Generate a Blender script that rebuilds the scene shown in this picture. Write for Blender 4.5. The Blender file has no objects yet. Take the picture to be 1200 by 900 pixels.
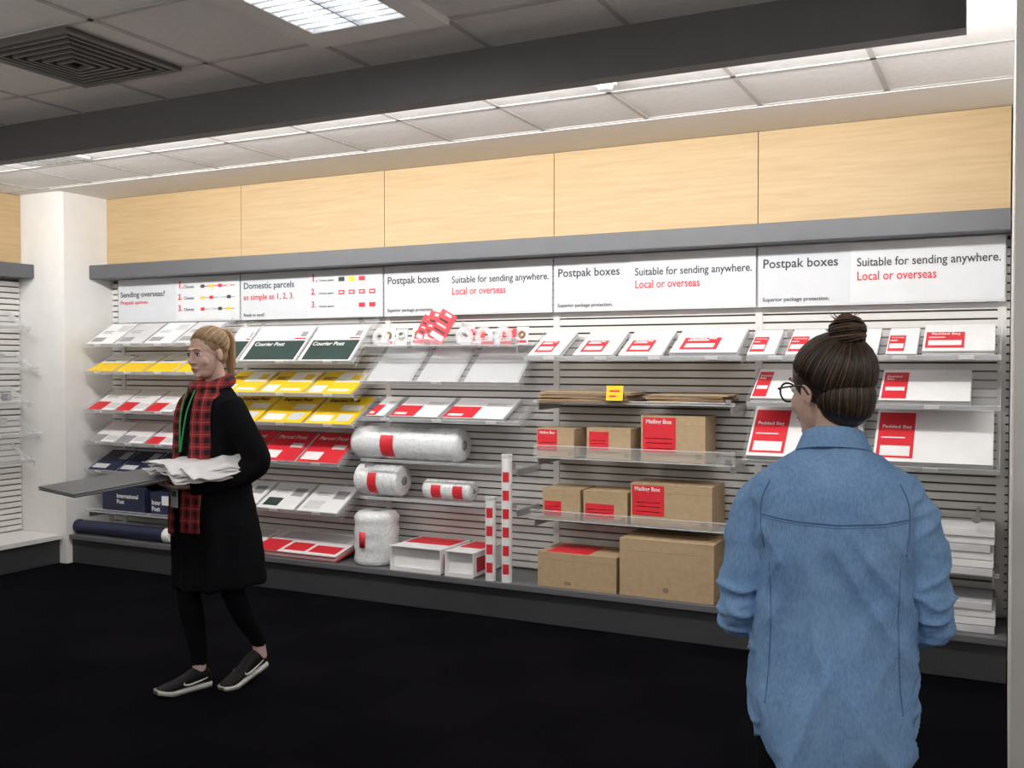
import bpy, math, random
from mathutils import Vector, Matrix, noise
from mathutils.bvhtree import BVHTree
random.seed(7)
sc = bpy.context.scene
sc.view_settings.view_transform = 'Standard'
COL = sc.collection
# ------------------------------------------------------------ materials
MATS = {}
def mat(name, col, rough=0.6, var=0.06, nscale=12.0, bump=0.0, bscale=200.0, metal=0.0, stretch=(1,1,1), spec=0.5, emis=0.0):
    if name in MATS: return MATS[name]
    m = bpy.data.materials.new(name); m.use_nodes = True
    nt = m.node_tree; N = nt.nodes; L = nt.links
    p = N['Principled BSDF']
    tc = N.new('ShaderNodeTexCoord'); mp = N.new('ShaderNodeMapping')
    mp.inputs['Scale'].default_value = stretch
    L.new(tc.outputs['Object'], mp.inputs[0])
    nz = N.new('ShaderNodeTexNoise'); nz.inputs['Scale'].default_value = nscale; nz.inputs['Detail'].default_value = 4
    L.new(mp.outputs[0], nz.inputs['Vector'])
    cr = N.new('ShaderNodeValToRGB')
    a = [max(0, c*(1-var)) for c in col]; b = [min(1, c*(1+var)) for c in col]
    cr.color_ramp.elements[0].position = 0.3; cr.color_ramp.elements[1].position = 0.7
    cr.color_ramp.elements[0].color = (*a, 1); cr.color_ramp.elements[1].color = (*b, 1)
    L.new(nz.outputs['Fac'], cr.inputs[0]); L.new(cr.outputs[0], p.inputs['Base Color'])
    p.inputs['Roughness'].default_value = rough; p.inputs['Metallic'].default_value = metal
    p.inputs['Specular IOR Level'].default_value = spec
    if emis > 0:
        L.new(cr.outputs[0], p.inputs['Emission Color']); p.inputs['Emission Strength'].default_value = emis
    if bump > 0:
        n2 = N.new('ShaderNodeTexNoise'); n2.inputs['Scale'].default_value = bscale; n2.inputs['Detail'].default_value = 3
        L.new(mp.outputs[0], n2.inputs['Vector'])
        bp = N.new('ShaderNodeBump'); bp.inputs['Strength'].default_value = bump; bp.inputs['Distance'].default_value = 0.003
        L.new(n2.outputs['Fac'], bp.inputs['Height']); L.new(bp.outputs[0], p.inputs['Normal'])
    MATS[name] = m
    return m

def acrylic(name, alpha, col=(0.85,0.88,0.9)):
    m = bpy.data.materials.new(name); m.use_nodes = True
    nt = m.node_tree; N = nt.nodes; L = nt.links
    for n in list(N): N.remove(n)
    out = N.new('ShaderNodeOutputMaterial'); tr = N.new('ShaderNodeBsdfTransparent')
    pr = N.new('ShaderNodeBsdfPrincipled'); pr.inputs['Roughness'].default_value = 0.12
    nz = N.new('ShaderNodeTexNoise'); nz.inputs['Scale'].default_value = 3
    cr = N.new('ShaderNodeValToRGB'); cr.color_ramp.elements[0].color = (*[c*0.92 for c in col],1); cr.color_ramp.elements[1].color = (*col,1)
    L.new(nz.outputs['Fac'], cr.inputs[0]); L.new(cr.outputs[0], pr.inputs['Base Color'])
    mx = N.new('ShaderNodeMixShader'); mx.inputs[0].default_value = alpha
    L.new(tr.outputs[0], mx.inputs[1]); L.new(pr.outputs[0], mx.inputs[2]); L.new(mx.outputs[0], out.inputs[0])
    MATS[name] = m; return m

def wood_mat():
    m = bpy.data.materials.new('oak_veneer'); m.use_nodes = True
    N = m.node_tree.nodes; L = m.node_tree.links; p = N['Principled BSDF']
    tc = N.new('ShaderNodeTexCoord'); mp = N.new('ShaderNodeMapping'); mp.inputs['Scale'].default_value = (1.2, 1.2, 26)
    L.new(tc.outputs['Object'], mp.inputs[0])
    n1 = N.new('ShaderNodeTexNoise'); n1.inputs['Scale'].default_value = 2.2; n1.inputs['Detail'].default_value = 8; n1.inputs['Distortion'].default_value = 0.6
    L.new(mp.outputs[0], n1.inputs['Vector'])
    cr = N.new('ShaderNodeValToRGB')
    cr.color_ramp.elements[0].position = 0.2; cr.color_ramp.elements[0].color = (0.44, 0.30, 0.145, 1)
    cr.color_ramp.elements[1].position = 0.85; cr.color_ramp.elements[1].color = (0.54, 0.39, 0.215, 1)
    L.new(n1.outputs['Fac'], cr.inputs[0]); L.new(cr.outputs[0], p.inputs['Base Color'])
    p.inputs['Roughness'].default_value = 0.5
    MATS['oak'] = m; return m

def carpet_mat():
    m = bpy.data.materials.new('charcoal_carpet_tiles'); m.use_nodes = True
    N = m.node_tree.nodes; L = m.node_tree.links; p = N['Principled BSDF']
    tc = N.new('ShaderNodeTexCoord')
    n1 = N.new('ShaderNodeTexNoise'); n1.inputs['Scale'].default_value = 60; n1.inputs['Detail'].default_value = 4
    L.new(tc.outputs['Object'], n1.inputs['Vector'])
    ck = N.new('ShaderNodeTexChecker'); ck.inputs['Scale'].default_value = 2.0
    ck.inputs['Color1'].default_value = (0.0036,0.0033,0.0054,1); ck.inputs['Color2'].default_value = (0.0052,0.0048,0.0076,1)
    L.new(tc.outputs['Object'], ck.inputs['Vector'])
    mx = N.new('ShaderNodeMix'); mx.data_type='RGBA'; mx.blend_type='MULTIPLY'; mx.inputs['Factor'].default_value = 0.7
    L.new(ck.outputs[0], mx.inputs['A']); L.new(n1.outputs['Fac'], mx.inputs['B']); L.new(mx.outputs['Result'], p.inputs['Base Color'])
    p.inputs['Roughness'].default_value = 1.0; p.inputs['Specular IOR Level'].default_value = 0.04
    bp = N.new('ShaderNodeBump'); bp.inputs['Strength'].default_value = 0.6
    L.new(n1.outputs['Fac'], bp.inputs['Height']); L.new(bp.outputs[0], p.inputs['Normal'])
    return m

def tartan_mat():
    m = bpy.data.materials.new('tartan_wool'); m.use_nodes = True
    N = m.node_tree.nodes; L = m.node_tree.links; p = N['Principled BSDF']
    tc = N.new('ShaderNodeTexCoord'); sp = N.new('ShaderNodeSeparateXYZ'); L.new(tc.outputs['Object'], sp.inputs[0])
    def M(op, a, b=None):
        n = N.new('ShaderNodeMath'); n.operation = op
        for i, v in enumerate((a, b)):
            if v is None: continue
            if isinstance(v, (int, float)): n.inputs[i].default_value = v
            else: L.new(v, n.inputs[i])
        return n.outputs[0]
    u = M('ADD', sp.outputs[0], M('MULTIPLY', sp.outputs[1], 0.7))
    def stripe(c, k, w, off=0.0):
        return M('LESS_THAN', M('FRACT', M('ADD', M('MULTIPLY', c, k), off)), w)
    d1 = stripe(u, 18, 0.45); d2 = stripe(sp.outputs[2], 18, 0.45)
    dark = M('MULTIPLY', M('ADD', d1, d2), 0.49)
    w = M('MAXIMUM', stripe(u, 18, 0.06, 0.35), stripe(sp.outputs[2], 18, 0.06, 0.35))
    a = N.new('ShaderNodeMix'); a.data_type='RGBA'; a.inputs['A'].default_value = (0.36,0.018,0.022,1); a.inputs['B'].default_value = (0.008,0.010,0.016,1)
    L.new(dark, a.inputs['Factor'])
    b = N.new('ShaderNodeMix'); b.data_type='RGBA'; b.inputs['B'].default_value = (0.4,0.33,0.28,1)
    L.new(M('MULTIPLY', w, 0.4), b.inputs['Factor']); L.new(a.outputs['Result'], b.inputs['A'])
    L.new(b.outputs['Result'], p.inputs['Base Color']); p.inputs['Roughness'].default_value = 0.95
    return m

def denim_mat():
    m = bpy.data.materials.new('washed_denim'); m.use_nodes = True
    N = m.node_tree.nodes; L = m.node_tree.links; p = N['Principled BSDF']
    tc = N.new('ShaderNodeTexCoord')
    n1 = N.new('ShaderNodeTexNoise'); n1.inputs['Scale'].default_value = 6; n1.inputs['Detail'].default_value = 9; n1.inputs['Roughness'].default_value = 0.65
    L.new(tc.outputs['Object'], n1.inputs['Vector'])
    mp = N.new('ShaderNodeMapping'); mp.inputs['Scale'].default_value = (150, 150, 45); L.new(tc.outputs['Object'], mp.inputs[0])
    n2 = N.new('ShaderNodeTexNoise'); n2.inputs['Scale'].default_value = 1.6; n2.inputs['Detail'].default_value = 3; L.new(mp.outputs[0], n2.inputs['Vector'])
    cr = N.new('ShaderNodeValToRGB')
    cr.color_ramp.elements[0].position = 0.30; cr.color_ramp.elements[0].color = (0.115, 0.240, 0.48, 1)
    cr.color_ramp.elements[1].position = 0.72; cr.color_ramp.elements[1].color = (0.28, 0.46, 0.74, 1)
    ad = N.new('ShaderNodeMath'); ad.operation='MULTIPLY_ADD'; ad.inputs[1].default_value = 0.45
    L.new(n2.outputs['Fac'], ad.inputs[0])
    sb = N.new('ShaderNodeMath'); sb.operation='MULTIPLY'; sb.inputs[1].default_value = 0.6; L.new(n1.outputs['Fac'], sb.inputs[0])
    L.new(sb.outputs[0], ad.inputs[2]); L.new(ad.outputs[0], cr.inputs[0]); L.new(cr.outputs[0], p.inputs['Base Color'])
    p.inputs['Roughness'].default_value = 0.9; p.inputs['Specular IOR Level'].default_value = 0.2
    bp = N.new('ShaderNodeBump'); bp.inputs['Strength'].default_value = 0.5; bp.inputs['Distance'].default_value = 0.003
    L.new(n2.outputs['Fac'], bp.inputs['Height']); L.new(bp.outputs[0], p.inputs['Normal'])
    return m

white = mat('white_paint', (0.80,0.79,0.77), 0.55, 0.02)
tile = mat('ceiling_tile_mineral', (0.82,0.81,0.80), 0.9, 0.04, 40, 0.3, 300)
tbar = mat('ceiling_grid_metal', (0.48,0.47,0.46), 0.5)
beamm = mat('charcoal_paint', (0.145,0.145,0.155), 0.6, 0.03)
railm = mat('rail_grey', (0.10,0.105,0.115), 0.45, 0.04)
basem = mat('plinth_grey', (0.040,0.042,0.047), 0.6)
slatm = mat('slat_white', (0.70,0.685,0.66), 0.4, 0.02)
slatback = mat('slat_groove_grey', (0.085,0.08,0.073), 0.7)
signm = mat('sign_card_white', (0.60,0.62,0.65), 0.5, 0.02)
signm2 = mat('sign_sheet_white', (0.66,0.68,0.70), 0.4, 0.02)
txt = mat('ink_charcoal', (0.045,0.045,0.05), 0.7)
red = mat('print_red', (0.66,0.022,0.035), 0.5, 0.05)
wht = mat('paper_white', (0.82,0.82,0.82), 0.5, 0.03)
wht2 = mat('paper_offwhite', (0.60,0.60,0.62), 0.6, 0.04)
yel = mat('print_yellow', (0.86,0.57,0.015), 0.5, 0.05)
grn = mat('print_dark_green', (0.025,0.05,0.045), 0.5, 0.05)
navy = mat('print_navy', (0.014,0.019,0.055), 0.5, 0.05)
kraft = mat('kraft_cardboard', (0.43,0.31,0.185), 0.8, 0.07, 30, 0.2, 150)
kraftd = mat('kraft_edge', (0.28,0.185,0.105), 0.8, 0.07)
blk = mat('black_plastic', (0.012,0.012,0.013), 0.4)
grey = mat('mid_grey', (0.3,0.3,0.31), 0.6)
bubble = mat('bubble_wrap_plastic', (0.74,0.76,0.77), 0.2, 0.12, 60, 0.8, 90)
steel = mat('zinc_steel', (0.6,0.6,0.6), 0.3, metal=0.9)
acr = acrylic('clear_acrylic', 0.13); acre = acrylic('acrylic_edge', 0.42)
emit = mat('fluorescent_diffuser', (0.95,0.98,1.0), 0.5, 0.01, emis=5.0)
panelm = mat('prismatic_panel', (0.85,0.92,0.98), 0.5, 0.10, 60, stretch=(3,1,1), emis=1.3)
oak = wood_mat(); carpet = carpet_mat(); tartan = tartan_mat(); denim = denim_mat()

# ------------------------------------------------------------ mesh builder
class MB:
    def __init__(s): s.v=[]; s.f=[]; s.mi=[]; s.m=[]
    def mid(s, m):
        if m not in s.m: s.m.append(m)
        return s.m.index(m)
    def add(s, vs, fs, m):
        o=len(s.v); s.v += [Vector(v) for v in vs]; k=s.mid(m)
        for f in fs: s.f.append([i+o for i in f]); s.mi.append(k)
    def box(s, lo, hi, m, M=None):
        x0,y0,z0=lo; x1,y1,z1=hi
        vs=[Vector(p) for p in ((x0,y0,z0),(x1,y0,z0),(x1,y1,z0),(x0,y1,z0),(x0,y0,z1),(x1,y0,z1),(x1,y1,z1),(x0,y1,z1))]
        if M: vs=[M@v for v in vs]
        s.add(vs, [(0,3,2,1),(4,5,6,7),(0,1,5,4),(1,2,6,5),(2,3,7,6),(3,0,4,7)], m)
    def part(s, pr, m): s.add(pr[0], pr[1], m)
    def obj(s, name, parent=None, smooth=False, bevel=0.0):
        me=bpy.data.meshes.new(name); me.from_pydata([tuple(v) for v in s.v], [], s.f)
        for m in s.m: me.materials.append(m)
        for i,p in enumerate(me.polygons): p.material_index=s.mi[i]; p.use_smooth=smooth
        me.update()
        o=bpy.data.objects.new(name, me); COL.objects.link(o)
        if parent: o.parent=parent
        if bevel>0:
            b=o.modifiers.new('bevel','BEVEL'); b.width=bevel; b.segments=2; b.limit_method='ANGLE'
        return o

def crs(pts, sub):
    P=[tuple(p) for p in pts]; n=len(P); out=[]
    for i in range(n-1):
        p0=P[max(i-1,0)]; p1=P[i]; p2=P[i+1]; p3=P[min(i+2,n-1)]
        for k in range(sub):
            t=k/sub
            out.append(tuple(0.5*((2*b)+(-a+c)*t+(2*a-5*b+4*c-d)*t*t+(-a+3*b-3*c+d)*t**3) for a,b,c,d in zip(p0,p1,p2,p3)))
    out.append(P[-1]); return out

def loft(rings, closed=False):
    n=len(rings[0]); vs=[p for r in rings for p in r]; fs=[]
    R=len(rings)
    for i in range(R if closed else R-1):
        j=(i+1)%R
        for k in range(n):
            l=(k+1)%n; fs.append((i*n+k, i*n+l, j*n+l, j*n+k))
    if not closed:
        fs.append(tuple(reversed(range(n)))); fs.append(tuple((R-1)*n+k for k in range(n)))
    return vs, fs

def limb(pts, sub=5, n=14, side=None, closed=False):
    """pts: (x,y,z,r) or (x,y,z,ra,rb)"""
    pts=[p if len(p)==5 else (*p, p[3]) for p in pts]
    if closed: q=list(pts)
    else: q=crs(pts, sub) if sub>1 else pts
    C=[Vector(p[:3]) for p in q]; rings=[]; prev=None
    for i,p in enumerate(q):
        if closed: t=C[(i+1)%len(C)]-C[i-1]
        else: t=C[min(i+1,len(C)-1)]-C[max(i-1,0)]
        t.normalize()
        if side is not None: a=Vector(side)
        elif prev is not None: a=prev
        else: a=Vector((1,0,0)) if abs(t.x)<0.8 else Vector((0,1,0))
        a=(a-t*a.dot(t)).normalized(); b=t.cross(a); prev=a
        rings.append([C[i]+a*p[3]*math.cos(2*math.pi*k/n)+b*p[4]*math.sin(2*math.pi*k/n) for k in range(n)])
    return loft(rings, closed)

def ell(c, r, M=None, n=20, m=12):
    rings=[]
    for i in range(m+1):
        ph=-math.pi/2+math.pi*(i+0.02)/(m+0.04)
        rr=max(math.cos(ph),0.01)
        rings.append([Vector((r[0]*rr*math.cos(2*math.pi*k/n), r[1]*rr*math.sin(2*math.pi*k/n), r[2]*math.sin(ph))) for k in range(n)])
    vs,fs=loft(rings)
    if M: vs=[M@v for v in vs]
    return [v+Vector(c) for v in vs], fs

def torso(rows, sub=4, n=32, e=2.4, zf=None):
    q=crs(rows, sub); rings=[]
    for z,cx,cy,rx,ry in q:
        ring=[]
        for k in range(n):
            a=2*math.pi*k/n; ca,sa=math.cos(a),math.sin(a)
            x=cx+rx*math.copysign(abs(ca)**(2/e),ca); y=cy+ry*math.copysign(abs(sa)**(2/e),sa)
            ring.append(Vector((x,y,z+(zf(x,y,z) if zf else 0))))
        rings.append(ring)
    return loft(rings)

def fuse(parts, name, m, voxel=0.008, smooth=4, parent=None, disp=None, fac=0.5):
    mb=MB()
    for p in parts: mb.part(p, m)
    o=mb.obj(name, parent, True)
    r=o.modifiers.new('r','REMESH'); r.mode='VOXEL'; r.voxel_size=voxel
    if smooth:
        s=o.modifiers.new('s','SMOOTH'); s.iterations=smooth; s.factor=fac
    bpy.context.view_layer.update()
    dg=bpy.context.evaluated_depsgraph_get()
    me=bpy.data.meshes.new_from_object(o.evaluated_get(dg))
    o.modifiers.clear(); old=o.data; o.data=me; bpy.data.meshes.remove(old)
    if not me.materials: me.materials.append(m)
    if disp:
        ns=[v.normal.copy() for v in me.vertices]
        for v,nn in zip(me.vertices,ns): v.co=v.co+nn*disp(v.co, nn)
    for p in me.polygons: p.use_smooth=True; p.material_index=0
    me.update(); return o

def empty(name, loc=(0,0,0), rz=0.0, sc_=(1,1,1)):
    e=bpy.data.objects.new(name, None); e.location=loc; e.rotation_euler=(0,0,rz); e.scale=sc_
    e.empty_display_size=0.1; COL.objects.link(e); return e

def text(s, loc, width, m, parent=None, rot=(math.pi/2,0,0), height=None, bold=False):
    c=bpy.data.curves.new('lettering','FONT'); c.body=s; c.size=0.1; c.extrude=0.0004; c.resolution_u=3
    c.offset=0.0018 if bold else 0.0009
    c.materials.append(m)
    o=bpy.data.objects.new('lettering', c); COL.objects.link(o)
    bpy.context.view_layer.update()
    k=width/max(o.dimensions.x,1e-4); ky=k if height is None else height/max(o.dimensions.y,1e-4)
    o.scale=(k,ky,1); o.location=loc; o.rotation_euler=rot
    if parent: o.parent=parent
    return o

def boxobj(name, lo, hi, m, parent=None, bevel=0):
    b=MB(); b.box(lo,hi,m); return b.obj(name,parent,bevel=bevel)

# ------------------------------------------------------------ room
H=2.83
XL=-6.89; PX=-6.38; PY=5.17; WY=5.65
boxobj('floor',(-7.1,-3.1,-0.1),(2.1,5.8,0),carpet)
boxobj('ceiling',(-7.1,-3.1,H),(2.1,5.8,H+0.1),tile)
boxobj('wall_back',(-7.1,WY,0),(0.02,WY+0.12,H),white)
boxobj('wall_left',(-7.02,-3.1,0),(XL-0.02,5.8,H),white)
boxobj('wall_corner_pillar',(-6.89,PY,0),(PX,WY,H),white)
boxobj('wall_right',(0.02,3.0,0),(0.32,5.77,H),white)
boxobj('wall_partition',(0.32,3.0,0),(2.1,3.12,H),white)
boxobj('wall_side',(2.0,-3.1,0),(2.12,3.0,H),white)
boxobj('wall_front',(-7.1,-3.12,0),(2.1,-3.0,H),white)
boxobj('ceiling_beam',(XL,3.62,2.64),(-0.13,3.70,H),beamm)
g=MB()
z0,z1=H-0.004,H+0.001
for y in [3.25-0.6*k for k in range(10)]: g.box((XL,y-0.012,z0),(2.0,y+0.012,z1),tbar)
for k in range(15):
    xx=-2.51+0.6*(k-7)
    if xx>XL: g.box((xx-0.012,-3,z0),(xx+0.012,3.62,z1),tbar)
for y in (3.92,4.48,5.04): g.box((PX-0.5,y-0.012,z0),(0.02,y+0.012,z1),tbar)
for k in range(11):
    xx=-0.52-0.6*k
    if k%2==0: g.box((xx-0.012,3.7,z0),(xx+0.012,5.04,z1),tbar)
    else: g.box((xx-0.012,3.92,z0),(xx+0.012,5.04,z1),tbar)
g.box((PX,5.05,H-0.008),(0.02,5.64,H+0.001),white)
g.obj('trim_ceiling_grid')
# air vent (4-way diffuser)
v=MB()
cx,cy=-3.55,2.95
ventm=mat('vent_metal',(0.11,0.105,0.10),0.5); ventd=mat('vent_dark',(0.008,0.008,0.008),0.9)
v.box((cx-0.29,cy-0.29,H-0.006),(cx+0.29,cy+0.29,H+0.001),ventd)
for i,hs in enumerate((0.30,0.255,0.215,0.175,0.135,0.095,0.055)):
    w=0.03 if i==0 else 0.014
    zz=H-0.02-0.003*i
    for sx in (-1,1):
        v.box((cx+sx*hs-(w if sx>0 else 0),cy-hs,zz),(cx+sx*hs+(0 if sx>0 else w),cy+hs,zz+0.014),ventm)
        v.box((cx-hs+w,cy+sx*hs-(w if sx>0 else 0),zz),(cx+hs-w,cy+sx*hs+(0 if sx>0 else w),zz+0.014),ventm)
v.obj('ceiling_air_vent')
v=MB()
v.box((-5.75,4.18,H-0.01),(-5.2,4.42,H+0.001),white)
for k in range(9): v.box((-5.72+0.058*k,4.2,H-0.014),(-5.70+0.058*k,4.4,H-0.009),grey)
v.obj('ceiling_linear_vent')
v=MB(); v.part(limb([(-1.67,4.3,H,0.055),(-1.67,4.3,H-0.02,0.052)],1,20),white); v.part(limb([(-1.67,4.3,H-0.02,0.04),(-1.67,4.3,H-0.04,0.03)],1,20),wht2)
v.obj('smoke_detector')
def troffer(x0,y0,watts):
    e=empty('ceiling_light_fixture',(x0,y0,H))
    f=MB(); hx,hy=0.31,0.60; bx,by=0.10,0.15
    f.box((-hx,-hy,-0.028),(-hx+bx,hy,0.0),white); f.box((hx-bx,-hy,-0.028),(hx,hy,0.0),white)
    f.box((-hx+bx,-hy,-0.028),(hx-bx,-hy+by,0.0),white); f.box((-hx+bx,hy-by,-0.028),(hx-bx,hy,0.0),white)
    f.obj('housing',e,bevel=0.003)
    d=MB(); d.box((-hx+bx,-hy+by,-0.006),(hx-bx,hy-by,-0.002),panelm)
    for s_ in (-0.1,0.1): d.part(limb([(s_,-hy+by+0.02,-0.014,0.007),(s_,hy-by-0.02,-0.014,0.007)],1,10),emit)
    d.obj('lamp_panel',e)
    l=MB()
    for k in range(19): yy=-hy+by+k*0.05; l.box((-hx+bx,yy-0.002,-0.027),(hx-bx,yy+0.002,-0.022),wht2)
    l.box((-0.004,-hy+by,-0.027),(0.004,hy-by,-0.008),wht2)
    l.obj('louvre',e)
    a=bpy.data.lights.new('troffer_lamp','AREA'); a.shape='RECTANGLE'; a.size=0.40; a.size_y=0.88; a.energy=watts; a.color=(1.0,0.97,0.93)
    o=bpy.data.objects.new('troffer_lamp',a); o.location=(0,0,-0.035); COL.objects.link(o); o.parent=e
troffer(-2.20,2.65,6)
troffer(-4.7,0.8,6); troffer(-1.2,0.2,15); troffer(0.9,0.3,8)
# added fill lamps, hung out of view to brighten the near ceiling
fill_opal=mat('fill_globe_glow',(1.0,0.95,0.88),0.4,0.01,emis=2.0)
def fill_pendant(x,y,z,watts):
    e=empty('fill_pendant_lamp',(x,y,z)); b=MB()
    b.part(ell((0,0,0),(0.11,0.11,0.11),n=24,m=16),fill_opal); b.part(limb([(0,0,0.10,0.03),(0,0,0.14,0.025)],1,16),blk); b.part(limb([(0,0,0.13,0.004),(0,0,H-z,0.004)],1,8),blk); b.part(limb([(0,0,H-z-0.02,0.05),(0,0,H-z,0.05)],1,20),blk)
    b.obj('fill_globe',e,True)
    a=bpy.data.lights.new('fill_globe_lamp','POINT'); a.energy=watts; a.shadow_soft_size=0.12; a.color=(1.0,0.93,0.86)
    o=bpy.data.objects.new('fill_globe_lamp',a); o.location=(0,0,-0.25); COL.objects.link(o); o.parent=e
fill_pendant(-3.9,0.9,2.45,30); fill_pendant(1.0,0.9,2.45,16); fill_pendant(-1.6,-0.9,2.45,28)
for i in range(5):
    xc=-5.75+i*1.25
    e=empty('batten_light_fixture',(xc,3.76,2.76))
    b=MB(); b.box((-0.6,-0.058,-0.03),(0.6,-0.02,0.045),white); b.part(limb([(-0.58,0.0,0.0,0.013),(0.58,0.0,0.0,0.013)],1,12),emit)
    b.box((-0.6,-0.03,-0.02),(-0.58,0.02,0.02),white); b.box((0.58,-0.03,-0.02),(0.6,0.02,0.02),white); b.obj('batten',e)
    a=bpy.data.lights.new('batten_lamp','AREA'); a.shape='RECTANGLE'; a.size=1.15; a.size_y=0.05; a.energy=13.5; a.color=(1.0,0.98,0.96)
    o=bpy.data.objects.new('batten_lamp',a); o.location=(0,0.03,0.0); o.rotation_euler=(math.radians(68),0,0); COL.objects.link(o); o.parent=e
    a=bpy.data.lights.new('batten_uplight','AREA'); a.shape='RECTANGLE'; a.size=1.15; a.size_y=0.04; a.energy=9.5; a.color=(1.0,0.98,0.96)
    o=bpy.data.objects.new('batten_uplight',a); o.location=(0,0.02,-0.055); o.rotation_euler=(math.radians(118),0,0); COL.objects.link(o); o.parent=e

# ------------------------------------------------------------ fixture wall
for i in range(5):
    x1=-1.25*i; x0=x1-1.25 if i<4 else PX
    if i==0: x1=0.015
    boxobj('wood_wall_panel',(x0+0.002,5.57,2.288),(x1-0.002,5.645,2.82),oak,bevel=0.002)
boxobj('wood_wall_panel',(XL-0.018,1.0,2.288),(XL+0.03,PY-0.003,2.826),oak,bevel=0.002)
boxobj('trim_rail_back',(PX-0.14,5.40,2.18),(0.015,5.565,2.285),railm,bevel=0.003)
boxobj('trim_rail_left',(XL-0.018,1.0,2.18),(XL+0.18,PY-0.003,2.285),railm,bevel=0.003)
s=MB()
s.box((PX+0.002,5.632,0.225),(0.015,5.648,2.175),slatback)
z=0.230; pitch=0.045
while z<2.13:
    s.box((PX+0.002,5.615,z),(0.015,5.634,z+0.035),slatm); z+=pitch
for i in range(6):
    xx=-1.25*i-(0.0 if i else 0.02); s.box((max(xx-0.02,PX+0.002),5.609,0.225),(min(xx+0.02,0.015),5.632,2.175),slatm)
s.obj('slatwall_panel')
s=MB()
s.box((XL-0.018,1.0,0.225),(XL-0.004,PY-0.004,2.175),slatback)
z=0.230
while z<2.13:
    s.box((XL-0.005,1.0,z),(XL+0.015,PY-0.006,z+0.035),slatm); z+=pitch
s.obj('slatwall_panel')
top=mat('shelf_grey_top',(0.12,0.12,0.13),0.4)
b=MB()
b.box((PX+0.002,5.22,0.001),(0.015,5.645,0.185),basem); b.box((PX+0.002,5.19,0.185),(0.015,5.645,0.22),top)
b.obj('display_plinth',bevel=0.003)
b=MB(); b.box((XL-0.01,1.0,0.001),(XL+0.44,PY-0.004,0.185),basem); b.box((XL-0.01,1.0,0.185),(XL+0.47,PY-0.004,0.22),white)
b.obj('display_plinth',bevel=0.003)

def sign(i, fn):
    x0=-6.25+1.25*i
    e=empty('hanging_sign_board',(x0,5.56,1.84))
    b=MB(); b.box((0.006,0,0),(1.244,0.006,0.335),signm)
    b.box((0.0,0.001,0.0),(0.006,0.005,0.335),grey)
    b.obj('board',e)
    fn(e)
def sub(e,x0,x1):
    b=MB(); b.box((x0,-0.003,0.01),(x1,0,0.33),signm2)
    b.box(((x0+x1)/2-0.001,-0.0035,0.01),((x0+x1)/2+0.001,-0.003,0.33),signm); b.obj('sheet',e)
def sign_post(e):
    sub(e,0.50,1.238)
    text('Postpak boxes',(0.03,-0.002,0.215),0.40,txt,e,height=0.066)
    text('Superior package protection.',(0.03,-0.002,0.03),0.36,txt,e)
    text('Suitable for sending anywhere.',(0.53,-0.005,0.205),0.69,txt,e,height=0.060)
    text('Local or overseas',(0.53,-0.005,0.13),0.39,red,e,height=0.048)
def sign_dom(e):
    text('Domestic parcels',(0.03,-0.002,0.225),0.46,txt,e,height=0.06); text('as simple as 1, 2, 3.',(0.03,-0.002,0.145),0.46,red,e,height=0.055)
    text('Ready to send?',(0.03,-0.002,0.025),0.19,txt,e)
    sub(e,0.62,1.238)
    b=MB()
    for r in range(3):
        zz=0.255-0.09*r
        text('%d.'%(r+1),(0.645,-0.005,zz),0.04,red,e,bold=True)
        text('Choose option',(0.71,-0.005,zz),0.13,txt,e)
        for c in range(4):
            mm=[txt,yel,red,wht2][c] if r==0 else red
            x=0.88+0.085*c
            b.box((x,-0.005,zz-0.005),(x+0.05,-0.003,zz+0.025),mm)
            if r==1: b.box((x+0.01,-0.006,zz+0.005),(x+0.04,-0.005,zz+0.015),wht)
        if r==2: b.box((0.88,-0.0065,zz-0.006),(1.02,-0.005,zz+0.026),signm2)
    b.obj('icons',e)
def sign_over(e):
    text('Sending overseas?',(0.03,-0.002,0.20),0.47,txt,e,height=0.055); text('Prepaid options',(0.03,-0.002,0.145),0.29,red,e,height=0.035)
    sub(e,0.62,1.238); b=MB()
    for r in range(3):
        zz=0.25-0.085*r
        text('%d.'%(r+1),(0.64,-0.005,zz),0.04,red,e,bold=True)
        text('Choose',(0.70,-0.005,zz),0.1,txt,e)
        b.box((0.86,-0.005,zz+0.006),(1.2,-0.003,zz+0.012),grey if r else red)
        for c in range(4): b.box((0.87+0.085*c,-0.0055,zz-0.002),(0.905+0.085*c,-0.003,zz+0.022),[txt,yel,red,wht2][(c+r)%4])
    b.obj('icons',e)
for i,fn in enumerate((sign_over,sign_dom,sign_post,sign_post,sign_post)): sign(i,fn)

# ------------------------------------------------------------ shelves & stock
SY=5.28
def frame(x,zf,al,Y=SY):
    a=math.radians(al)
    return Matrix.Translation((x,Y,zf))@Matrix.Rotation(a,4,'X')
def slope_shelf(x0,x1,zf,al,Y=SY,n=1):
    b=MB(); L=(5.595-Y)/math.cos(math.radians(al)); M=frame(x0,zf,al,Y); w=x1-x0
    b.box((0,0,-0.006),(w,L,-0.001),acr,M); b.box((0,-0.006,-0.006),(w,0.0,0.020),acre,M)
    for xx in [0,w-0.005]:
        b.box((xx,0.0,-0.04),(xx+0.005,L-0.02,0.03),acr,M)
    b.box((0.15,L-0.012,-0.05),(0.18,L,-0.006),steel,M); b.box((w-0.18,L-0.012,-0.05),(w-0.15,L,-0.006),steel,M)
    for k in range(n):
        xx=w*(k+0.5)/n; b.box((xx-0.035,-0.008,0.0),(xx+0.035,-0.006,0.02),wht,M)
    return b.obj('acrylic_shelf')
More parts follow.
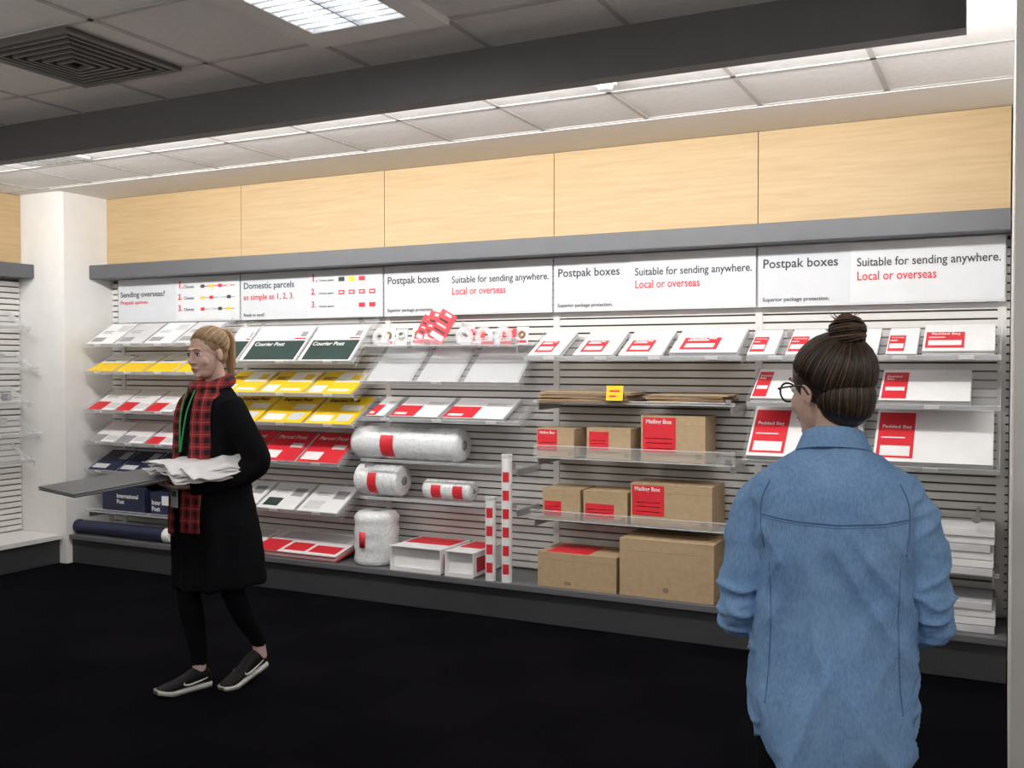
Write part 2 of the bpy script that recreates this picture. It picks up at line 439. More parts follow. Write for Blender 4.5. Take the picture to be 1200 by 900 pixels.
def flat_shelf(x0,x1,z,rail=0.06,Y=SY):
    b=MB(); b.box((x0,Y,z-0.006),(x1,5.606,z-0.001),acr); b.box((x0,Y-0.006,z-0.006),(x1,Y,z+rail),acr)
    b.box((x0,Y-0.009,z+rail-0.005),(x1,Y+0.001,z+rail),acre); b.box((x0,Y-0.009,z-0.007),(x1,Y+0.001,z-0.001),acre)
    for xx in (x0+0.02,x1-0.03):
        b.box((xx,Y+0.01,z-0.05),(xx+0.01,5.606,z-0.006),steel)
    b.box((x1-0.05,Y-0.014,z+0.005),(x1-0.02,Y-0.009,z+0.03),steel)
    return b.obj('acrylic_shelf')
def pack(name,x0,x1,zf,al,L,base,decals=(),n=5,th=0.004,Y=SY,tx=None,edge=None):
    b=MB(); M=frame(x0,zf,al,Y); w=x1-x0; rnd=random.Random(int(x0*1000)+int(zf*100))
    for k in range(n):
        j=rnd.uniform(-0.004,0.004); j2=rnd.uniform(0,0.008)
        if k==n-1: j=j2=0
        b.box((j+0.004,0.002+j2,k*th),(w+j-0.004,L+j2,k*th+th*0.8),base if (k==n-1 or k%2 or edge is None) else edge,M)
    t=n*th-th*0.2
    for i,(u0,v0,u1,v1,m) in enumerate(decals):
        e=0.0006+0.0004*i
        b.box((0.004+u0*(w-0.008),0.002+v0*L,t-0.001),(0.004+u1*(w-0.008),0.002+v1*L,t+e),m,M)
    o=b.obj(name)
    if tx:
        s_,u,v_,wd,m=tx
        c=M@Vector((0.004+u*w,0.002+v_*L,t+0.0035))
        text(s_,c,wd,m,o,rot=(math.radians(al),0,0),bold=True)
    return o
def lines(u0,v0,u1,n,m=grey,dv=0.05,h=0.012):
    return [(u0,v0+dv*k,u1-(0.08 if k%2 else 0),v0+dv*k+h,m) for k in range(n)]

# bay 1
B1=(-6.30,-5.06)
for zf,al in ((1.656,32),(1.448,26),(1.157,28),(0.917,28),(0.70,28)): slope_shelf(*B1,zf,al,n=4)
flat_shelf(*B1,0.40,0.02)
xs=[-6.27,-5.97,-5.67,-5.37]
for k,x in enumerate(xs):
    pack('prepaid_envelope_stack',x,x+0.28,1.656,32,0.30,wht2 if k%2 else wht,[(0.05,0.1,0.5,0.3,grey),(0.55,0.6,0.95,0.9,wht2)]+lines(0.1,0.5,0.5,3))
    pack('express_satchel_stack',x,x+0.28,1.448,26,0.26,wht,[(0,0,1,0.55,yel),(0.1,0.65,0.5,0.72,grey),(0.6,0.2,0.9,0.4,yel)],edge=yel)
    pack('prepaid_envelope_stack',x,x+0.28,1.157,28,0.30,wht,[(0,0,0.55,0.40,red),(0.6,0.1,0.95,0.35,wht2)]+lines(0.1,0.6,0.6,3),edge=red)
    pack('prepaid_envelope_stack',x,x+0.28,0.917,28,0.28,wht,[(0,0,0.5,0.35,red if k>1 else grey),(0.55,0.1,0.95,0.3,wht2)],edge=wht2)
    pack('international_envelope_stack',x,x+0.28,0.70,28,0.28,navy if k<3 else wht,[(0.05,0.1,0.6,0.3,wht2),(0.65,0.55,0.95,0.9,grey)],edge=wht)
def carton(name,x0,x1,z0,h,d,m,label=None,Y=5.30,edge=None,hole=False,tape=True,tx=None):
    b=MB(); b.box((x0,Y,z0+0.001),(x1,Y+d,z0+h),m)
    w=x1-x0
    if tape:
        b.box((x0-0.001,Y-0.001,z0+h*0.985),(x1+0.001,Y+d*0.48,z0+h+0.003),edge or m)
        b.box((x0-0.001,Y+d*0.52,z0+h*0.985),(x1+0.001,Y+d+0.001,z0+h+0.003),edge or m)
        b.box((x0-0.0012,Y-0.0012,z0+h*0.80),(x1+0.0012,Y-0.0002,z0+h*0.805),kraftd if m==kraft else m)
    if label:
        for (u0,v0,u1,v1,lm) in label: b.box((x0+u0*w,Y-0.0022,z0+v0*h),(x0+u1*w,Y,z0+v1*h),lm)
    if hole:
        b.box((x1,Y+d*0.35,z0+h*0.5),(x1+0.0015,Y+d*0.65,z0+h*0.6),kraftd)
        b.box(((x0+x1)/2-0.015,Y-0.002,z0+h*0.12),((x0+x1)/2+0.015,Y,z0+h*0.2),kraftd)
    o=b.obj(name,bevel=0.0025)
    if tx: text(tx[0],(x0+tx[1]*w,Y-0.003,z0+tx[2]*h),tx[3],tx[4],o,bold=True)
    return o
carton('international_mailing_box',-6.14,-5.70,0.40,0.19,0.22,navy,tx=('International\nPost',0.35,0.6,0.22,wht))
carton('international_mailing_box',-5.64,-5.45,0.40,0.17,0.2,navy,label=[(0.6,0.5,0.95,0.9,wht)],tx=('Inter\nPost',0.08,0.5,0.09,wht))
carton('international_mailing_box',-5.40,-5.12,0.40,0.17,0.2,wht)
t=MB(); t.part(limb([(-6.36,5.27,0.275,0.05),(-5.45,5.27,0.275,0.05)],1,28),navy); t.part(limb([(-5.45,5.27,0.275,0.052),(-5.38,5.27,0.275,0.052)],1,28),wht)
t.part(limb([(-6.37,5.27,0.275,0.053),(-6.34,5.27,0.275,0.053)],1,28),navy); t.obj('mailing_tube',smooth=False)
# bay 2
B2=(-5.0,-3.80); B2b=(-5.0,-3.92)
for zf,al in ((1.53,44),(1.31,28),(1.11,30)): slope_shelf(*B2,zf,al,n=3)
for zf,al in ((0.85,32),(0.52,28)): slope_shelf(*B2b,zf,al,n=3)
for (x0,x1) in ((-4.96,-4.78),(-4.76,-4.27),(-4.25,-3.82)):
    pack('courier_satchel_stack',x0,x1,1.53,44,0.34,wht,[(0.06,0.02,0.97,0.58,grn),(0.82,0.7,0.93,0.85,grey),(0.75,0.62,0.95,0.66,red)]+[(0.06,0.92,0.97,0.95,wht2)],tx=('Courier Post',0.1,0.42,0.26,wht) if x1-x0>0.3 else None,edge=wht2)
for (x0,x1) in ((-4.98,-4.62),(-4.60,-4.22),(-4.20,-3.82)):
    pack('express_satchel_stack',x0,x1,1.31,28,0.30,yel,[(0.4,0.5,0.97,0.95,wht),(0.05,0.05,0.35,0.35,wht),(0.45,0.1,0.9,0.2,wht),(0.7,0.6,0.9,0.85,yel)]+lines(0.08,0.6,0.35,3,grn),edge=wht)
    pack('express_satchel_stack',x0,x1,1.11,30,0.34,yel,[(0.5,0.48,0.95,0.68,wht),(0.05,0.08,0.5,0.3,wht),(0.6,0.1,0.9,0.35,wht2)],tx=('Express Post',0.1,0.78,0.25,grn),edge=wht)
for (x0,x1) in ((-4.98,-4.64),(-4.62,-4.29),(-4.27,-3.93)):
    pack('parcel_satchel_stack',x0,x1,0.85,32,0.33,red,[(0.05,0.08,0.5,0.34,wht),(0.6,0.45,0.92,0.6,wht2)],tx=('Parcel Post',0.1,0.74,0.24,wht),edge=wht)
    pack('parcel_satchel_stack',x0,x1,0.52,28,0.30,wht,[(0.1,0.1,0.5,0.4,grn if x0<-4.5 else wht2),(0.6,0.5,0.9,0.8,grey)]+lines(0.15,0.6,0.5,3),edge=wht2)
for (x0,x1,n) in ((-4.98,-4.62,8),(-4.60,-3.90,10)):
    pack('parcel_satchel_stack',x0,x1,0.2225,12,0.38,wht,[(0,0,0.3,0.5,red),(0.34,0.1,0.6,0.45,red),(0.64,0.1,0.96,0.4,red),(0.1,0.6,0.9,0.9,wht2)],n=n,edge=red,Y=5.22)
# bay 3
B3=(-3.74,-2.59)
slope_shelf(*B3,1.40,40,n=1); slope_shelf(*B3,1.16,24,n=3)
flat_shelf(*B3,1.64,0.04); flat_shelf(*B3,0.90,0.01); flat_shelf(*B3,0.655,0.01)
for x0,x1 in ((-3.70,-3.36),(-3.32,-3.02),(-2.98,-2.60)):
    b=MB(); M=frame(x0,1.405,40); w=x1-x0; b.box((0,0.004,0.001),(w,0.34,0.005),acre,M); b.box((0,0.004,0.005),(0.004,0.34,0.03),acr,M); b.box((w-0.004,0.004,0.005),(w,0.34,0.03),acr,M); b.obj('acrylic_brochure_holder')
for x0,x1 in ((-3.70,-3.56),(-3.52,-3.16),(-3.13,-2.70)):
    pack('parcel_satchel_stack',x0,x1,1.165,24,0.28,wht,[(0,0.02,0.5,0.55,red),(0.05,0.1,0.3,0.2,wht)]+lines(0.55,0.6,0.95,3),edge=wht2,n=7)
def blister(x,z,w,h,col,Y=5.34,tilt=12,rz=0,ring=True):
    b=MB(); M=Matrix.Translation((x,Y,z))@Matrix.Rotation(math.radians(rz),4,'Y')@Matrix.Rotation(math.radians(-tilt),4,'X')
    b.box((0,0,0),(w,0.004,h),col,M); b.box((w*0.3,-0.001,h*0.86),(w*0.7,0.0,h*0.95),wht2,M)
    b.box((w*0.1,-0.001,h*0.08),(w*0.9,0,h*0.24),wht if col!=wht else red,M)
    if ring:
        vs,fs=limb([(w*0.5+w*0.22*math.cos(a),-0.006,h*0.55+w*0.22*math.sin(a),0.008) for a in [2*math.pi*k/14 for k in range(14)]],closed=True,n=6,side=(0,1,0))
        b.add([M@p for p in vs],fs,kraftd if col==wht else steel)
    else:
        for q in range(3): b.box((w*0.15,-0.004-0.001*q,h*(0.32+0.17*q)),(w*(0.85-0.1*q),0,h*(0.38+0.17*q)),[txt,wht2,txt][q],M)
    b.obj('stationery_blister_pack')
for x,w,h,c,rz,Y in ((-3.68,0.1,0.12,wht,0,5.42),(-3.57,0.09,0.11,wht2,0,5.42),(-3.46,0.1,0.13,wht,3,5.44),(-3.40,0.12,0.17,red,22,5.38),(-3.33,0.13,0.20,red,14,5.36),(-3.27,0.12,0.20,red,28,5.33),(-3.10,0.10,0.14,wht2,8,5.42),(-3.02,0.12,0.10,red,0,5.40),(-2.88,0.10,0.10,wht2,0,5.42),(-2.78,0.09,0.10,red,5,5.40),(-2.69,0.08,0.11,wht,0,5.42)):
    blister(x,1.642+w*math.sin(math.radians(rz)),w,h,c,Y=Y,rz=rz,ring=(c!=red))
for x in (-3.62,-3.00,-2.86,-2.73):
    b=MB(); b.part(limb([(0.055*math.cos(a)*0.8+x,5.33,1.69+0.055*math.sin(a)*0.8,0.012,0.02) for a in [2*math.pi*k/20 for k in range(20)]],closed=True,side=(0,1,0),n=8),acre)
    b.box((x-0.01,5.31,1.641),(x+0.06,5.35,1.662),red if x>-2.9 else wht); b.obj('tape_dispenser')
def roll(x0,x1,z,r,Y=5.42,bands=(0.35,)):
    b=MB(); n=26; pts=[]
    for k in range(n+1):
        f=k/n; rr=r*(1+0.035*math.sin(k*2.4)+0.02*math.sin(k*5.1))
        if k in (0,n): rr*=0.86
        pts.append((x0+(x1-x0)*f,Y,z+r,rr))
    b.part(limb(pts,1,28),bubble)
    for f in bands:
        xb=x0+(x1-x0)*f
        wl=min(0.10,0.2*(x1-x0)); rows=[]
        for k in range(9):
            a=math.radians(150+10*k); rows.append([Vector((xb,Y+r*1.055*math.cos(a),z+r+r*1.055*math.sin(a))),Vector((xb+wl,Y+r*1.055*math.cos(a),z+r+r*1.055*math.sin(a)))])
        vs=[p for rw in rows for p in rw]; fs=[(2*i,2*i+1,2*i+3,2*i+2) for i in range(8)]
        b.add(vs,fs,red)
    b.part(limb([(x1-0.004,Y,z+r,r*0.3),(x1+0.003,Y,z+r,r*0.3)],1,20),grey)
    b.obj('bubble_wrap_roll',smooth=True)
roll(-3.86,-3.05,0.902,0.105,bands=(0.30,)); roll(-3.84,-3.50,0.66,0.10,bands=(0.35,)); roll(-3.33,-2.98,0.66,0.062,bands=(0.2,0.65))
b=MB(); b.part(limb([(-3.68,5.37,0.221,0.135)]+[(-3.68,5.37,0.23+0.03*k,0.145*(1+0.03*math.sin(k*2.1))) for k in range(11)]+[(-3.68,5.37,0.56,0.12)],1,30),bubble)
b.part(limb([(-3.68,5.37,0.555,0.03),(-3.68,5.37,0.562,0.03)],1,16),grey)
b.box((-3.71,5.214,0.34),(-3.67,5.22,0.44),red); b.obj('bubble_wrap_roll',smooth=True)
def tray(x0,x1,h,Y,d):
    b=MB(); t=0.006; z0=0.2215
    b.box((x0,Y,z0),(x1,Y+d,z0+t),wht); b.box((x0,Y,z0),(x0+t,Y+d,z0+h),wht); b.box((x1-t,Y,z0),(x1,Y+d,z0+h),wht); b.box((x0,Y+d-t,z0),(x1,Y+d,z0+h),wht)
    b.box((x0,Y+0.0,z0+h),(x1,Y+d,z0+h+0.004),wht); b.box((x0+0.02,Y+0.15,z0+h+0.004),(x1-0.02,Y+d-0.02,z0+h+0.006),red)
    b.box((x1,Y+0.04,z0+0.03),(x1+0.001,Y+0.2,z0+h-0.03),red)
    b.box((x0+t,Y+0.04,z0+t),(x1-t,Y+0.045,z0+h-0.01),wht)
    b.box((x0,Y-0.004,z0),(x1,Y,z0+h*0.18),wht)
    b.obj('open_mailing_carton',bevel=0.001)
tray(-3.47,-3.10,0.15,5.21,0.38); tray(-3.07,-2.87,0.15,5.21,0.38)
def tube(x,h,Y=5.235,r=0.032):
    b=MB(); z0=0.2205; b.part(limb([(x,Y,z0,r),(x,Y,z0+h,r)],1,24),wht)
    b.part(limb([(x,Y,z0+h-0.015,r*1.06),(x,Y,z0+h+0.004,r*1.06)],1,24),wht2)
    zz=z0+0.05
    while zz<z0+h-0.08:
        vs=[];
        for k in range(7):
            a=math.radians(245+12*k)
            for zq in (zz,zz+0.06): vs.append(Vector((x+r*1.03*math.cos(a),Y+r*1.03*math.sin(a),zq)))
        b.add(vs,[(2*i,2*i+2,2*i+3,2*i+1) for i in range(6)],red); zz+=0.11
    b.obj('mailing_tube')
tube(-2.765,0.50); tube(-2.655,0.76)
# bay 4
B4=(-2.50,-1.30)
slope_shelf(-2.56,-1.27,1.55,26,n=4)
for x0,x1 in ((-2.54,-2.33),(-2.25,-2.00),(-1.97,-1.71),(-1.67,-1.29)):
    w=x1-x0
    pack('padded_bag_stack',x0,x1,1.55,26,0.32,wht,[(0.12,0.12,0.68,0.6,red),(0.18,0.2,0.62,0.36,wht),(0.18,0.47,0.5,0.52,wht)],n=10 if w>0.3 else 7,edge=wht2,tx=('Padded Bag',0.2,0.52,w*0.4,wht))
flat_shelf(*B4,1.30,0.012)
for x0,x1,n,z,ya in ((-2.46,-1.90,7,1.30,5.25),(-1.80,-1.36,6,1.30,5.27)):
    b=MB(); rnd=random.Random(3)
    for k in range(n):
        j=rnd.uniform(-0.015,0.015); M=Matrix.Translation(((x0+x1)/2,ya+0.17,z+0.001+k*0.009))@Matrix.Rotation(rnd.uniform(-0.05,0.05),4,'Z')
        b.box((x0-(x0+x1)/2+j,-0.155,0),(x1-(x0+x1)/2+j,0.13,0.006),kraft if k%2 or k==n-1 else kraftd,M)
    b.obj('kraft_satchel_stack')
b=MB(); M=Matrix.Translation((-2.03,5.245,1.315))@Matrix.Rotation(math.radians(-8),4,'X'); b.box((0,0,0),(0.10,0.003,0.085),yel,M); b.box((0.02,-0.001,0.05),(0.08,0,0.06),red,M); b.box((0.02,-0.001,0.02),(0.06,0,0.03),red,M); b.obj('price_ticket')
flat_shelf(*B4,0.975,0.07); flat_shelf(-2.52,-1.27,0.61,0.05)
def lab(a=0.05,b_=0.22,c=0.6,d=0.93): return [(a,b_,c,d,red),(a+0.05,b_+0.08,c-0.05,b_+0.10,wht),(a+0.05,b_+0.2,c-0.05,b_+0.22,wht),(a+0.05,b_+0.3,c-0.05,b_+0.32,wht),(0.86,0.08,0.95,0.2,kraftd)]
carton('mailing_box',-2.49,-2.25,0.975,0.165,0.2,kraft,lab(0.03,0.2,0.55,0.97),tx=('Mailing Box',0.08,0.82,0.1,wht))
carton('mailing_box',-2.17,-1.90,0.975,0.175,0.2,kraft,lab(0.06,0.3,0.5,0.9))
carton('mailing_box',-1.84,-1.47,0.975,0.255,0.22,kraft,lab(0.03,0.2,0.55,0.97),tx=('Mailing Box',0.08,0.84,0.15,wht))
carton('mailing_box',-2.45,-2.21,0.61,0.175,0.25,kraft,lab(0.05,0.1,0.5,0.6),edge=kraft)
carton('mailing_box',-2.19,-1.92,0.61,0.175,0.25,kraft,lab(0.05,0.1,0.7,0.6))
carton('mailing_box',-1.90,-1.43,0.61,0.235,0.27,kraft,lab(0.02,0.25,0.42,0.97),tx=('Mailing Box',0.05,0.84,0.15,wht))
o=carton('mailing_box',-2.45,-1.96,0.22,0.20,0.32,kraft,[(0.35,0.1,0.43,0.2,kraftd)],Y=5.23)
b=MB(); b.box((-2.40,5.25,0.4235),(-2.14,5.5,0.4255),red); q=b.obj('label',o)
carton('mailing_box',-1.94,-1.40,0.22,0.32,0.35,kraft,None,Y=5.23,hole=True)
# bay 5
slope_shelf(-1.24,-0.02,1.55,28,n=4); slope_shelf(-1.24,-0.02,1.305,30,n=2); slope_shelf(-1.26,-0.02,1.0,44,n=2)
PB=lambda w:[(0.03,0.1,0.58,0.7,red),(0.07,0.2,0.54,0.38,wht),(0.07,0.48,0.3,0.51,wht)]
for x0,x1 in ((-1.24,-1.09),(-1.04,-0.87),(-0.84,-0.58),(-0.545,-0.395),(-0.375,-0.045)):
    pack('padded_bag_stack',x0,x1,1.55,28,0.29,wht,PB(0),n=11 if x1-x0>0.3 else 7,edge=wht2,tx=('Padded Bag',0.1,0.58,(x1-x0)*0.4,wht))
for x0,x1 in ((-1.22,-0.95),(-0.92,-0.6),(-0.575,-0.15)):
    pack('padded_bag_stack',x0,x1,1.305,30,0.30,wht,[(0.02,0.05,0.30,0.9,red),(0.05,0.3,0.27,0.42,wht)],n=11,edge=wht2,tx=('Padded\nBag',0.05,0.72,0.07,wht))
for x0,x1 in ((-1.24,-0.66),(-0.60,-0.05)):
    pack('padded_bag_stack',x0,x1,1.0,44,0.37,wht,[(0.02,0.06,0.34,0.9,red),(0.05,0.1,0.31,0.28,wht),(0.05,0.42,0.26,0.44,wht)],n=13,edge=wht2,tx=('Padded Bag',0.05,0.6,0.14,wht))
flat_shelf(-1.24,-0.02,0.50,0.012)
for x0,x1,z,n in ((-1.22,-0.72,0.50,6),(-0.68,-0.04,0.50,6),(-1.22,-0.75,0.2205,5),(-0.70,-0.03,0.2205,4)):
    b=MB(); rnd=random.Random(5)
    for k in range(n):
        j=rnd.uniform(-0.010,0.010); b.box((x0+j,5.24+rnd.uniform(0,0.02),z+0.001+k*0.038),(x1+j-0.01,5.58,z+0.036+k*0.038),wht if k%3 else wht2)
        if k%3==1: b.box((x0+j,5.238,z+0.002+k*0.038),(x0+j+0.12,5.242,z+0.010+k*0.038),red)
    b.obj('flat_carton_stack',bevel=0.004)
b=MB(); b.part(limb([(-0.12,5.20,0.78,0.02),(-0.12,5.235,0.78,0.02)],1,16),steel); b.part(limb([(-0.12,5.235,0.78,0.008),(-0.12,5.612,0.78,0.008)],1,10),steel); b.obj('display_hook')
for z,y in ((1.93,4.72),(1.74,4.3),(1.62,4.78),(1.36,4.72),(1.12,4.80),(0.92,4.74)):
    b=MB(); M=Matrix.Translation((XL+0.016,y,z))@Matrix.Rotation(math.radians(30),4,'Y')
    b.box((0.02,0,0),(0.30,0.34,0.005),acr,M); b.box((0.295,0,0),(0.301,0.34,0.03),acre,M)
    for yy in (0,0.335): b.box((0.02,yy,-0.03),(0.30,yy+0.005,0.0),acre,M)
    b.box((0.02,0.12,-0.03),(0.05,0.22,0.0),steel,M)
    b.obj('acrylic_shelf')
b=MB(); b.box((XL+0.0155,5.0,1.24),(XL+0.06,5.05,1.29),blk); b.part(limb([(XL+0.06,5.025,1.265,0.02),(XL+0.10,5.025,1.265,0.016)],1,14),steel); b.obj('display_lock')

# ------------------------------------------------------------ people
skin=mat('skin_fair',(0.68,0.46,0.38),0.5,0.05,30); skin.node_tree.nodes['Principled BSDF'].inputs['Subsurface Weight'].default_value=0.08
lipm=mat('lips',(0.52,0.20,0.18),0.4); eyew=mat('eye_white',(0.75,0.74,0.72),0.2); iris=mat('iris_dark',(0.05,0.06,0.06),0.2)
blackc=mat('black_wool',(0.006,0.006,0.008),0.95,0.2,60,0.4,300,spec=0.12)
blackt=mat('black_trousers',(0.005,0.005,0.006),0.9,0.2,60,0.3,300,spec=0.12)
hairb=mat('hair_dark_blonde',(0.33,0.205,0.11),0.45,0.3,60,0.5,120,stretch=(1,1,0.2))
haird=mat('hair_dark_brown',(0.032,0.019,0.012),0.38,0.5,60,0.5,120,stretch=(1,1,0.2))
hairl=mat('hair_brown_light_strands',(0.12,0.066,0.038),0.4,0.4,80)
hairbl=mat('hair_blonde_light',(0.54,0.38,0.22),0.4,0.3)

def head_parts(nd):
    P=[ell((0,0.02,0.03),(0.073,0.093,0.084)), ell((0,-0.02,-0.02),(0.060,0.068,0.085)), ell((0,-0.035,-0.074),(0.042,0.045,0.036)),
       ell((0.034,-0.055,-0.025),(0.024,0.02,0.026)), ell((-0.034,-0.055,-0.025),(0.024,0.02,0.026)),
       limb([(0,-0.082,0.018,0.007),(0,-0.094,0.0,0.008),(0,-0.106,-0.02,0.0095),(0,-0.098,-0.028,0.008)],3,10),
       ell((0.009,-0.092,-0.026),(0.008,0.009,0.006)), ell((-0.009,-0.092,-0.026),(0.008,0.009,0.006)),
       ell((0,-0.073,0.030),(0.046,0.013,0.010)), ell((0,-0.083,-0.055),(0.019,0.009,0.006)), ell((0,-0.081,-0.063),(0.016,0.009,0.006)),
       ell((0,-0.075,-0.088),(0.018,0.014,0.014)),
       ell((0.074,0.012,-0.008),(0.008,0.017,0.029)), ell((-0.074,0.012,-0.008),(0.008,0.017,0.029)),
       limb([(0,0.02,-0.04,0.050),(nd[0]*0.5,0.02+nd[1]*0.5,-0.10,0.047),(nd[0],0.02+nd[1],-0.19,0.054)],4,20)]
    return P
def add_face(e,H,browm):
    f=MB()
    for s_ in (-1,1):
        f.part(ell((0.029*s_,-0.0695,0.008),(0.0125,0.0125,0.010)),eyew); f.part(ell((0.029*s_,-0.0805,0.008),(0.0055,0.003,0.006)),iris)
        f.part(limb([(0.015*s_,-0.081,0.013,0.0016),(0.029*s_,-0.0845,0.0175,0.002),(0.044*s_,-0.073,0.012,0.0016)],3,6),iris)
        f.part(limb([(0.012*s_,-0.089,0.030,0.0025),(0.03*s_,-0.087,0.036,0.0028),(0.048*s_,-0.070,0.030,0.0014)],3,6),browm)
    f.part(limb([(-0.021,-0.083,-0.057,0.002),(-0.008,-0.0925,-0.0535,0.0038),(0,-0.093,-0.055,0.0034),(0.008,-0.0925,-0.0535,0.0038),(0.021,-0.083,-0.057,0.002)],3,8),lipm)
    f.part(limb([(-0.018,-0.082,-0.060,0.002),(0,-0.091,-0.064,0.005),(0.018,-0.082,-0.060,0.002)],4,8),lipm)
    o=f.obj('face_features',e,True); o.matrix_local=H
def strands(b,c,r,target,m,n=90,thick=0.0035,low_back=-50,front=38,side=-5,m2=None,seed=1):
    rnd=random.Random(seed); c=Vector(c); T=Vector(target)-c; T=Vector((T.x/r[0],T.y/r[1],T.z/r[2])).normalized()
    for k in range(n):
        az=2*math.pi*(k+rnd.random()*0.7)/n
        ca=math.cos(az)
        el=side+(front-side)*max(ca,0)**1.0+(low_back-side)*max(-ca,0)**0.8
        el=math.radians(el+rnd.uniform(-3,3))
        d=Vector((math.sin(az)*math.cos(el),-math.cos(az)*math.cos(el),math.sin(el)))
        ang=d.angle(T); pts=[]
        for i in range(9):
            t=i/8
            if ang<0.05: break
            q=(d*math.sin((1-t)*ang)+T*math.sin(t*ang))/math.sin(ang)
            lift=1.0+0.008*math.sin(k*1.7)+ (0.010*t)
            pts.append((c.x+q.x*r[0]*lift,c.y+q.y*r[1]*lift,c.z+q.z*r[2]*lift,thick*(0.7+0.5*math.sin(math.pi*min(t+0.15,1)))))
        if pts: b.part(limb(pts,1,5),m2 if (m2 and k%6==0) else m)

def hand(wr,d,pn,sd,curl=35,scale=1.0,thumbcurl=25):
    wr=Vector(wr); d=Vector(d).normalized(); pn=Vector(pn); pn=(pn-d*pn.dot(d)).normalized(); ac=d.cross(pn).normalized()*sd
    P=[]; s=scale
    def pt(v,r,r2=None): return (v.x,v.y,v.z,r*s) if r2 is None else (v.x,v.y,v.z,r*s,r2*s)
    P.append(limb([pt(wr-d*0.02*s,0.026,0.019),pt(wr,0.027,0.018),pt(wr+d*0.035*s,0.037,0.016),pt(wr+d*0.075*s,0.040,0.014),pt(wr+d*0.092*s,0.036,0.010)],3,16,side=ac))
    for i,(off,ln,st) in enumerate(((0.030,0.070,0.086),(0.010,0.080,0.090),(-0.010,0.074,0.087),(-0.029,0.058,0.078))):
        p=wr+d*(st-0.02)*s+ac*off*s; ang=0; pts=[pt(p,0.0085)]; p=p+d*0.02*s; pts.append(pt(p,0.009))
        for j,f in enumerate((0.45,0.31,0.24)):
            ang+=math.radians(curl*(0.8+0.12*i)*(1.0 if j else 0.6)); dd=d*math.cos(ang)+pn*math.sin(ang)+ac*0.04*(1.5-i)
            p=p+dd*ln*f*s; pts.append(pt(p,0.0085-0.0009*j))
        P.append(limb(pts,3,10))
    p=wr+d*0.018*s+ac*0.022*s; tdir=(d*0.72+ac*0.65+pn*0.25).normalized(); pts=[pt(p,0.013)]; p=p+tdir*0.035*s; pts.append(pt(p,0.0125))
    tdir=(d*0.9+ac*0.3+pn*math.tan(math.radians(thumbcurl))).normalized(); p=p+tdir*0.032*s; pts.append(pt(p,0.0105)); p=p+tdir*0.026*s; pts.append(pt(p,0.008))
    P.append(limb(pts,3,10)); return P

def shoe(e,ank,yaw,pitch,m,solem,tick=None,pivot=-0.14):
    b=MB(); M=Matrix.Translation(ank)@Matrix.Rotation(yaw,4,'Z')@Matrix.Translation((0,pivot,0))@Matrix.Rotation(pitch,4,'X')@Matrix.Translation((0,-pivot,0))
    S=[(0.065,0.022,0.060,0.018),(0.055,0.030,0.085,0.012),(0.02,0.034,0.105,0.012),(-0.02,0.036,0.098,0.012),(-0.06,0.038,0.078,0.012),(-0.10,0.042,0.062,0.012),(-0.14,0.044,0.052,0.012),(-0.175,0.038,0.044,0.014),(-0.20,0.022,0.034,0.018)]
    rings=[]
    for y,w,zt,zb in crs(S,3):
        h=(zt-zb)/2; rings.append([Vector((w*math.cos(a),y,(zt+zb)/2+h*math.sin(a)*(1 if math.sin(a)>0 else 0.95))) for a in [2*math.pi*k/20 for k in range(20)]])
    vs,fs=loft(rings); b.add([M@p for p in vs],fs,m)
    rings=[]
    for y,w,zt,zb in crs(S,3):
        w=w+0.003
        dz=max(0,(-y-0.14))*0.25
        rings.append([Vector((-w,y,0.001+dz)),Vector((w,y,0.001+dz)),Vector((w,y,0.022+dz)),Vector((-w,y,0.022+dz))])
    vs,fs=loft(rings); b.add([M@p for p in vs],fs,solem)
    if tick:
        for s_ in (-1,1):
            pts=[(s_*0.037,0.035,0.050,0.002),(s_*0.040,-0.01,0.042,0.004),(s_*0.043,-0.06,0.037,0.005),(s_*0.044,-0.085,0.044,0.0035),(s_*0.041,-0.08,0.052,0.001)]
            vs,fs=limb(pts,3,8); b.add([M@p for p in vs],fs,tick)
    return b.obj('shoe',e,True)

def wrinkle(amp,f=(9,9,5),seed=0.0):
    def fn(p,n):
        q=Vector((p.x*f[0]+seed,p.y*f[1],p.z*f[2]))
        a=noise.noise(q); b_=1-abs(noise.noise(q*1.9+Vector((3,7,1))))*2
        c=1-abs(noise.noise(Vector((p.x*14+p.z*9+seed,p.y*10,p.z*12-p.x*6))))*2
        return amp*(0.9*a+0.45*b_+0.35*c)
    return fn

# ---- woman walking with folder
W=empty('woman_carrying_folder',(-3.33,3.49,0),math.radians(-15))
fuse([torso([(0.76,0,0.02,0.13,0.10),(0.85,0,0.02,0.16,0.115),(0.95,0,0.01,0.155,0.11),(1.02,0,0.0,0.14,0.10)]),
   limb([(-0.085,0.01,0.86,0.085),(-0.080,-0.03,0.68,0.078),(-0.075,-0.065,0.50,0.058),(-0.07,-0.075,0.44,0.054),(-0.065,-0.055,0.32,0.052),(-0.055,-0.035,0.18,0.038),(-0.05,-0.03,0.105,0.034)],4,18),
   limb([(0.085,0.02,0.86,0.085),(0.08,0.04,0.68,0.078),(0.072,0.065,0.50,0.058),(0.07,0.08,0.44,0.054),(0.062,0.135,0.33,0.052),(0.055,0.205,0.22,0.038),(0.05,0.235,0.165,0.034)],4,18)],
   'trousers',blackt,0.009,4,W,wrinkle(0.003))
fuse([limb([(-0.051,-0.03,0.15,0.031),(-0.05,-0.035,0.06,0.032)],2,14),limb([(0.052,0.222,0.195,0.031),(0.05,0.238,0.10,0.032)],2,14)],'ankles',mat('sock_pink',(0.6,0.42,0.4),0.8),0.006,2,W)
